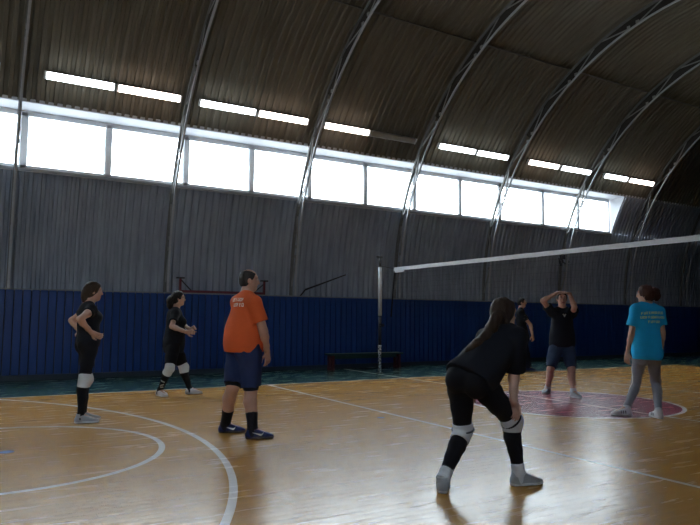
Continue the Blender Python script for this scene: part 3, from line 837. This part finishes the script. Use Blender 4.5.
def decal(polys, o, person, px, upv, mat, name, push=.0025, at=None):
    """a flat print laid on a garment: anchored where the garment is, then pressed on along its normal"""
    bpy.context.view_layer.update()
    bm = bmesh.new(); bm.from_mesh(o.data); bm.faces.ensure_lookup_table(); bm.normal_update(); bv = BVHTree.FromBMesh(bm)
    rt_ = Vector(person.root0); orig = CAM-rt_
    if at is None: hit, nr, _, _ = bv.ray_cast(orig, Vector(ray(*px)).normalized())
    else: hit, nr, _, _ = bv.ray_cast(Vector(at[0]-person.root0+at[1]*.2), -Vector(at[1]))
    if hit is None: bm.free(); return None
    nr = sum((bm.faces[i].normal for i in [bv.find_nearest(hit+Vector(ofs))[2] for ofs in ((0,0,0), (.03,0,0), (-.03,0,0), (0,0,.03), (0,0,-.03), (0,.03,0), (0,-.03,0))]), Vector()).normalized()
    if nr.dot(orig-hit) < 0: nr = -nr
    if at is not None: nr = Vector(at[1])
    upv = Vector(upv); upv = (upv-nr*upv.dot(nr)).normalized(); rx = upv.cross(nr).normalized()
    vs = []; fs = []
    for pl in polys:
        st = len(vs); ok = True; loc = []
        for x, y in pl:
            p = hit+rx*x+upv*y+nr*.12; h2, n2, _, _ = bv.ray_cast(p, -nr)
            if h2 is None: ok = False; break
            loc.append(h2+nr*push)
        if ok: vs += loc; fs.append(tuple(range(st, st+len(loc))))
    bm.free()
    if not fs: return None
    me = bpy.data.meshes.new(name); me.from_pydata([tuple(v) for v in vs], [], fs); me.update(); me.materials.append(mat)
    c = link(bpy.data.objects.new(name, me)); c.parent = o
    return c
def letters(rows, hgt, gap, seed=5):
    """rows of small upright letter strokes, as unreadable as they are in the photo"""
    rg = random.Random(seed); out = []
    lw = hgt*.62; st = hgt*.17
    for i, (nl, shift) in enumerate(rows):
        y1 = -i*(hgt+gap); y0 = y1-hgt; x = -nl*(lw+st)/2+shift
        def rect(xa, xb, ya, yb):
            n_ = max(1, int((xb-xa)/.02)+1); m_ = max(1, int((yb-ya)/.02)+1)
            for a in range(n_):
                for b in range(m_):
                    X0_ = xa+(xb-xa)*a/n_; X1_ = xa+(xb-xa)*(a+1)/n_; Y0_ = ya+(yb-ya)*b/m_; Y1_ = ya+(yb-ya)*(b+1)/m_
                    out.append([(X0_, Y0_), (X1_, Y0_), (X1_, Y1_), (X0_, Y1_)])
        for _ in range(nl):
            k = rg.randrange(5)
            rect(x, x+st, y0, y1)
            if k in (0, 1, 4): rect(x+lw-st, x+lw, y0, y1)
            if k in (0, 3, 2): rect(x+st, x+lw-st, y1-st, y1)
            if k in (1, 2, 3): rect(x+st, x+lw-st, (y0+y1)/2-st/2, (y0+y1)/2+st/2)
            if k in (2, 0, 4): rect(x+st, x+lw-st, y0, y0+st)
            x += lw+st
    return out

BLACK = cloth_mat('black_cotton', (.010, .011, .016)); BLACK2 = cloth_mat('black_stretch', (.008, .008, .011)); NAVY = cloth_mat('navy_shorts', (.020, .030, .085))
ORANGE = cloth_mat('orange_cotton', (.56, .095, .028)); TURQ = cloth_mat('turquoise_cotton', (.015, .32, .62)); GREY = cloth_mat('grey_leggings', (.20, .20, .23))
PAD = cloth_mat('white_knee_pad', (.58, .60, .63)); DENIM = cloth_mat('dark_blue_shorts', (.030, .045, .085)); PANTS = cloth_mat('dark_navy_pants', (.010, .015, .035))
SHG = cloth_mat('grey_mesh_shoe', (.33, .345, .36)); SHW = cloth_mat('white_shoe', (.60, .58, .62)); SHN = cloth_mat('navy_shoe', (.022, .030, .10)); SOLEW = simple('white_sole', (.62, .62, .62), .5); SOLED = simple('dark_sole', (.10, .07, .06), .6)
PRINTW = simple('white_print', (.78, .74, .66), .7); PRINTY = simple('yellow_print', (.62, .72, .22), .7); PRINTB = simple('black_print', (.02, .02, .025), .7)
HBROWN = hair_mat('brown_hair', (.032, .018, .011)); HDARK = hair_mat('dark_hair', (.012, .009, .008)); HRED = hair_mat('reddish_hair', (.045, .015, .009)); HGREY = hair_mat('grey_stubble', (.032, .026, .024)); HLIGHT = hair_mat('light_brown_hair', (.085, .056, .040))
Z = V3(0, 0, 1)

# --- 1: girl in profile at the left, hands on her hips
p = Person('woman in black, hands on hips and white knee pads, standing furthest left', {'R': (85.5, 423, -10), 'L': (87.5, 420, -6)}, H=1.615, face=0, chest=6, bw=.9, limb_w=.94)
p.torso_frame((89, 342), (88, 304.5)); p.legs({'R': (84, 380, -1), 'L': (86, 379.5, 1)})
p.arms({'R': (79.5, 319.5, -1, 91.5, 332.5, 1, cv(.75, -.45, .5), cv(.2, .1, 1), .5), 'L': (71.5, 320.5, 1, 79, 330.5, -1, cv(.6, -.5, -.5), cv(.5, .1, -.9), .5)})
p.head((94, 291.5), .02, ang(-4), (.06, 0, 1)); p.body(bust=.5)
p.tee(BLACK, off=.008, sleeve=.30, hem=-.06, flare=.0, bust=.5, seed=11)
p.leg_wear(BLACK2, 'leggings', .90, .012, seed=12)
for q in 'RL':
    p.leg_part(q, PAD, 'knee_pad', .84, 1.20, .013, .004); p.leg_part(q, BLACK2, 'sock', 1.17, 1.97, .006); p.shoe(q, SHG, SOLEW)
hb = [p.hp(0, -.085, .02), p.hp(0, -.105, -.03), p.hp(.0, -.105, -.085), p.hp(0, -.088, -.135), p.hp(0, -.075, -.175)]
p.hair_cap(HBROWN, .013, .05, -.02, [(hb, [.045, .040, .036, .028, .012])])
P1 = p
# --- 2: girl with glasses, knees bent, arms in front
p = Person('woman with glasses and tied-back dark hair, arms bent in front of her belly', {'R': (161.5, 396.5, -70), 'L': (193, 394, -14)}, H=1.62, face=-14, chest=-16, bw=1.0, bd=1.12)
p.torso_frame((174, 343.5), (175.5, 309)); p.legs({'R': (169.5, 368.5, -1), 'L': (183.5, 367.5, 1)})
p.arms({'R': (172, 326.5, -1, 186, 332, -1, cv(.9, .02, .1), cv(-.1, -.2, 1), .9), 'L': (183, 325, 1, 190.5, 329.5, -1, cv(.8, .35, -.4), cv(-.3, -.3, -.9), .9)})
p.head((179, 298.5), .0, ang(-14)); p.body(bust=1.2, belly=.02)
p.tee(BLACK, off=.016, sleeve=.62, hem=-.14, flare=.01, belly=.025, bust=1.2, seed=21)
p.leg_wear(BLACK2, 'shorts', .86, .02, flare=.012, seed=22)
for q in 'RL':
    p.leg_part(q, PAD, 'knee_pad', .82, 1.24, .018, .006); p.leg_part(q, BLACK2, 'sock', 1.2, 1.97, .007)
    p.shoe(q, SHW, SOLEW)
sk_ = [c for c in p.root.children if c.name.startswith('sock')][0]
for yy, a_ in ((0, -.5), (-.055, .35), (-.10, -.1)):
    decal([[(-.05+.02*i, yy+a_*(-.05+.02*i)-.011), (-.03+.02*i, yy+a_*(-.03+.02*i)-.011), (-.03+.02*i, yy+a_*(-.03+.02*i)+.011), (-.05+.02*i, yy+a_*(-.05+.02*i)+.011)] for i in range(5)], sk_, p, (162.6, 381.5), Z, PAD, 'stripe')
tl = [p.hp(0, -.10, .01), p.hp(.01, -.135, -.01), p.hp(0, -.15, -.06), p.hp(.01, -.14, -.13), p.hp(.0, -.12, -.19)]
p.hair_cap(HDARK, .013, .05, -.02, [(tl, [.04, .048, .05, .045, .03])], amp=.006)
gm = MB(); hs = p.hs
for sg in (-1, 1):
    c_ = p.hp(sg*.033, .098, .012)-p.root0
    gm.tube([Vector(c_+(p.hr*math.cos(t)*.024+p.hu*math.sin(t)*.019)*hs) for t in [i*2*PI/16 for i in range(17)]], .0022, 6)
    gm.tube([Vector(p.hp(sg*.057, .092, .015)-p.root0), Vector(p.hp(sg*.081, .03, .015)-p.root0), Vector(p.hp(sg*.084, -.01, .008)-p.root0)], .002, 6)
gm.tube([Vector(p.hp(-.009, .1, .014)-p.root0), Vector(p.hp(.009, .1, .014)-p.root0)], .002, 6)
gm.build('glasses', simple('glasses_frame', (.015, .015, .018), .35), p.root)
P2 = p
# --- 3: man in orange
p = Person('man in orange t-shirt and navy shorts standing with his back half turned', {'L': (230.5, 432.5, -22), 'R': (258, 438.5, -22)}, H=1.735, face=-8, chest=8, bw=1.04, bd=1.12, skin_c=(.44, .245, .18), limb_w=1.15)
p.torso_frame((244.5, 346), (246, 295)); p.legs({'L': (233, 387, -1), 'R': (251, 390, 1)}, L=.44)
p.arms({'R': (263.5, 332, 1, 267, 351.5, 1, cv(.1, -1, .1), cv(-.8, 0, .6), .55), 'L': (243, 330, 1, 252, 345, 1, cv(.3, -1, .1), cv(-.4, 0, -.8), .4)}, LU=.30, LF=.26)
p.head((249.5, 280.5), .02, ang(-16), (.04, 0, 1)); p.body(belly=.03)
ts = p.tee(ORANGE, off=.020, sleeve=.66, hem=-.06, flare=.032, belly=.055, seed=31, sl_off=.026)
p.leg_wear(NAVY, 'shorts', .92, .022, waist=-.037, flare=.014, seed=32, fold=.006)
for q in 'LR':
    p.leg_part(q, BLACK2, 'under_shorts', .70, 1.0, .014); p.leg_part(q, BLACK2, 'sock', 1.58, 1.99, .009)
    sh_ = p.shoe(q, SHN, SOLED)
    sw = []
    def edge(t):
        x = -.058+.122*t
        c_ = .015-.034*t if t < .72 else .015-.034*.72+.075*(t-.72)+.9*(t-.72)**2*.2
        th = .002+.0085*min(1, t/.72) if t < .72 else .0105*max(.12, 1-(t-.72)/.30)
        return x, c_-th, c_+th
    for i in range(14):
        a, b_ = edge(i/14), edge((i+1)/14); sw.append([(a[0], a[1]), (b_[0], b_[1]), (b_[0], b_[2]), (a[0], a[2])])
    nr_ = np.cross(p.tdir[q], Z)
    decal(sw, sh_, p, None, Z, PRINTW, 'swoosh', .004, (p.F[q]+p.tdir[q]*.0+Z*.052, nr_))
p.hair_cap(HGREY, .004, .055, .0, bald=True, amp=.0015)
for i, nl in enumerate((6, 5)): decal(letters([(nl, 0)], .036, .0, 5+i), ts, p, (238.5, 298+5.0*i), Z, PRINTW, 'lettering')
P3 = p
# --- 4: crouching girl in front
p = Person('crouching woman with long brown ponytail, seen from behind in front of the others', {'L': (443, 490, 50), 'R': (525, 485, -12)}, H=1.66, face=4, chest=0, hips=32, bw=1.0, limb_w=1.06)
p.torso_frame((470.5, 380), (506, 331), -.05, .17); p.legs({'L': (463, 431, 1), 'R': (512, 421, 1)})
p.arms({'R': (514, 372, 1, 513.5, 399, -1, cv(.2, -1, .05), cv(-.8, -.2, -.4), .45), 'L': (482, 372, 1, 466, 412, 1, cv(-.1, -.9, .3), cv(-.1, -.3, -1), .4)})
p.head((504.5, 314), .17, ang(-2)+V3(0, 0, .05), (.06, .08, 1)); p.body(bust=.6, h=.0062)
p.tee(BLACK, off=.026, sleeve=.95, hem=-.02, flare=.02, bust=.6, seed=41, sl_off=.034)
p.leg_wear(BLACK2, 'leggings', .90, .008, seed=42)
for q in 'LR':
    p.leg_part(q, PAD, 'knee_pad', .86, 1.20, .014, .006); p.leg_part(q, BLACK2, 'leg_sleeve', 1.15, 1.84, .005); p.leg_part(q, PAD, 'sock', 1.80, 2.0, .008)
    p.leg_part(q, BLACK2, 'pad_strap', .955, .985, .030)
    p.shoe(q, SHG, SOLEW)
tl = [p.px(497, 318, .06), p.px(492, 327, .03), p.px(485, 337, .0), p.px(477, 344, -.03), p.px(469, 349.5, -.03), p.px(463, 353, -.02)]
lo_h = [p.hp(.05, -.06, -.06), p.hp(.06, -.03, -.12), p.hp(.05, -.0, -.16)]
p.hair_cap(HBROWN, .018, .05, -.055, [(tl, [.050, .042, .036, .032, .022, .006]), (lo_h, [.04, .03, .015])], amp=.004, seed=44)
P4 = p
# --- 5: player far behind, half hidden
p = Person('man in black t-shirt and dark pants, half hidden behind the crouching woman', {'R': (531, 371.5, -35), 'L': (523, 370, -35)}, H=1.70, face=-40, chest=-45)
p.torso_frame((522.5, 338.5), (520.5, 309)); p.legs({'R': (526, 354.5, -1), 'L': (523.5, 354, 1)})
p.arms({'R': (530.5, 325, -1, 532.5, 335, -1, cv(.15, -1, -.1), cv(-.5, 0, .8), .6), 'L': (525, 325, 1, 527, 336, -1, cv(.1, -1, 0), cv(-.5, 0, -.8), .6)})
p.head((522, 302.6), .0, ang(-48)); p.body()
ts = p.tee(BLACK, off=.018, sleeve=.62, hem=-.10, seed=51)
p.leg_wear(PANTS, 'pants', 1.93, .022, flare=.006, seed=52, fold=.005)
for q in 'RL': p.shoe(q, SHN, SOLED)
p.hair_cap(HDARK, .007, .05, .0, amp=.002)
decal([[(-.03, -.04), (.03, -.04), (.035, .03), (-.02, .045)]], ts, p, (525.8, 317), Z, PRINTW, 'sleeve_patch')
P5 = p
# --- 6: man with his hands on his head
p = Person('man in black t-shirt and dark shorts with both hands on his head', {'R': (546.5, 393.5, -160), 'L': (575.5, 398, -105)}, H=1.69, face=-125, chest=-118, skin_c=(.46, .26, .20), bw=1.02)
p.torso_frame((562, 345), (562.5, 308.5)); p.legs({'R': (550.5, 369.5, -1), 'L': (571.5, 370, -1)})
p.arms({'R': (542.8, 300.5, -1, 556, 293.6, 1, cv(.85, .35, .35), cv(.3, -.85, .2), .7), 'L': (574.5, 307, -1, 570, 294, 1, cv(-.75, .35, .55), cv(-.2, -.9, .1), .7)}, LU=.28, LF=.245)
p.head((562, 299), -.03, ang(-128)+V3(0, 0, -.08)); p.body()
ts = p.tee(BLACK, off=.02, sleeve=.55, hem=-.03, seed=61, sl_off=.03)
p.leg_wear(DENIM, 'shorts', .92, .018, flare=.012, seed=62, fold=.005)
for q in 'RL': p.leg_part(q, PAD, 'sock', 1.83, 1.99, .008); p.shoe(q, SHG, SOLEW)
p.hair_cap(HDARK, .009, .06, .0, amp=.002)
decal([[(-.03, .02), (0, -.032), (0, .012)], [(0, .012), (0, -.032), (.03, .02)], [(-.03, .02), (0, .012), (-.015, .03)], [(.03, .02), (.015, .03), (0, .012)]], ts, p, (564.5, 315.5), Z, PRINTW, 'chest_emblem')
P6 = p
# --- 7: woman in turquoise
p = Person('woman in turquoise t-shirt and grey leggings, back to the camera', {'L': (622.5, 415.3, 152), 'R': (656.5, 418, 62)}, H=1.70, face=95, chest=66, limb_w=.92, bw=.96, skin_c=(.46, .27, .20))
p.torso_frame((646.5, 354), (647.5, 304.5)); p.legs({'L': (636, 382, 1), 'R': (656, 383, 1)})
p.arms({'L': (631, 336, -1, 627.5, 353, 1, cv(-.05, -1, .1), cv(.7, 0, .6), .45), 'R': (662.5, 334, 1, 661, 349, 1, cv(-.5, -.8, .5), cv(-.5, 0, -.8), .5)})
p.head((645, 294.5), .0, ang(112), (-.04, .0, 1)); p.body(bust=.5)
ts = p.tee(TURQ, off=.024, sleeve=.62, hem=-.07, flare=.012, bust=.5, seed=71, sl_off=.036)
lg = p.leg_wear(GREY, 'leggings', 1.95, .007, seed=72)
for q in 'LR':
    sh_ = p.shoe(q, SHW, SOLEW)
    nr_ = np.cross(p.tdir[q], Z); nr_ = nr_*(1 if nr_@(np.array(CAM)-p.F[q]) > 0 else -1)
    for i in range(3): decal([[(-.04+.028*i, -.021), (-.024+.028*i, -.021), (-.030+.028*i, .017), (-.046+.028*i, .017)]], sh_, p, None, Z, PRINTB, 'stripe', .004, (p.F[q]+Z*.050, nr_))
    p.leg_part(q, PAD, 'sock', 1.9, 2.0, .006)
sp_ = []
for i in range(16):
    y = .30-.045*i; sp_.append([(-.008, y-.0225), (.008, y-.0225), (.008, y+.0225), (-.008, y+.0225)])
decal(sp_, lg, p, (632.3, 383), np.array(p.Hp['L']-p.A['L']), PRINTW, 'side_stripe', .003)
bun = [p.hp(0, -.095, .05), p.hp(.0, -.135, .035), p.hp(.0, -.15, -.02), p.hp(0, -.14, -.075)]
p.hair_cap(HRED, .013, .05, -.02, [(bun, [.035, .045, .042, .02])], amp=.006)
tie = MB(); a_ = Vector(p.hp(0, -.112, .078)-p.root0); tie.tube([a_-Vector(p.hr)*.03, a_+Vector(p.hu)*.012, a_+Vector(p.hr)*.03], .012, 8)
o = tie.build('hair_tie', simple('pink_tie', (.62, .40, .42), .6), p.root)
for i, (nl, sx) in enumerate([(12, -.01), (13, 0), (7, .0)]): decal(letters([(nl, sx)], .031, .0, 9+i), ts, p, (655, 311.5+4.5*i), Z, PRINTY, 'lettering')
P7 = p
# ------------------------------------------------------------------ daylight
W = bpy.data.worlds.new('overcast_sky'); S.world = W; W.use_nodes = True
nt = W.node_tree; bg = nt.nodes['Background']; n = NB(nt)
g = n.node('ShaderNodeTexCoord').outputs['Generated']; sp = n.node('ShaderNodeSeparateXYZ'); nt.links.new(g, sp.inputs[0])
up_ = n.ramp(sp.outputs[2], -.05, .35)
nt.links.new(n.mix(up_, c4((.50, .53, .55)), c4((.84, .93, 1.0))), bg.inputs[0])
bg.inputs[1].default_value = 15.0
vs_ = S.view_settings
S.display_settings.display_device = 'sRGB'
vs_.view_transform = 'Standard'; vs_.look = 'None'; vs_.gamma = 1; vs_.exposure = 0.68; vs_.use_curve_mapping = False
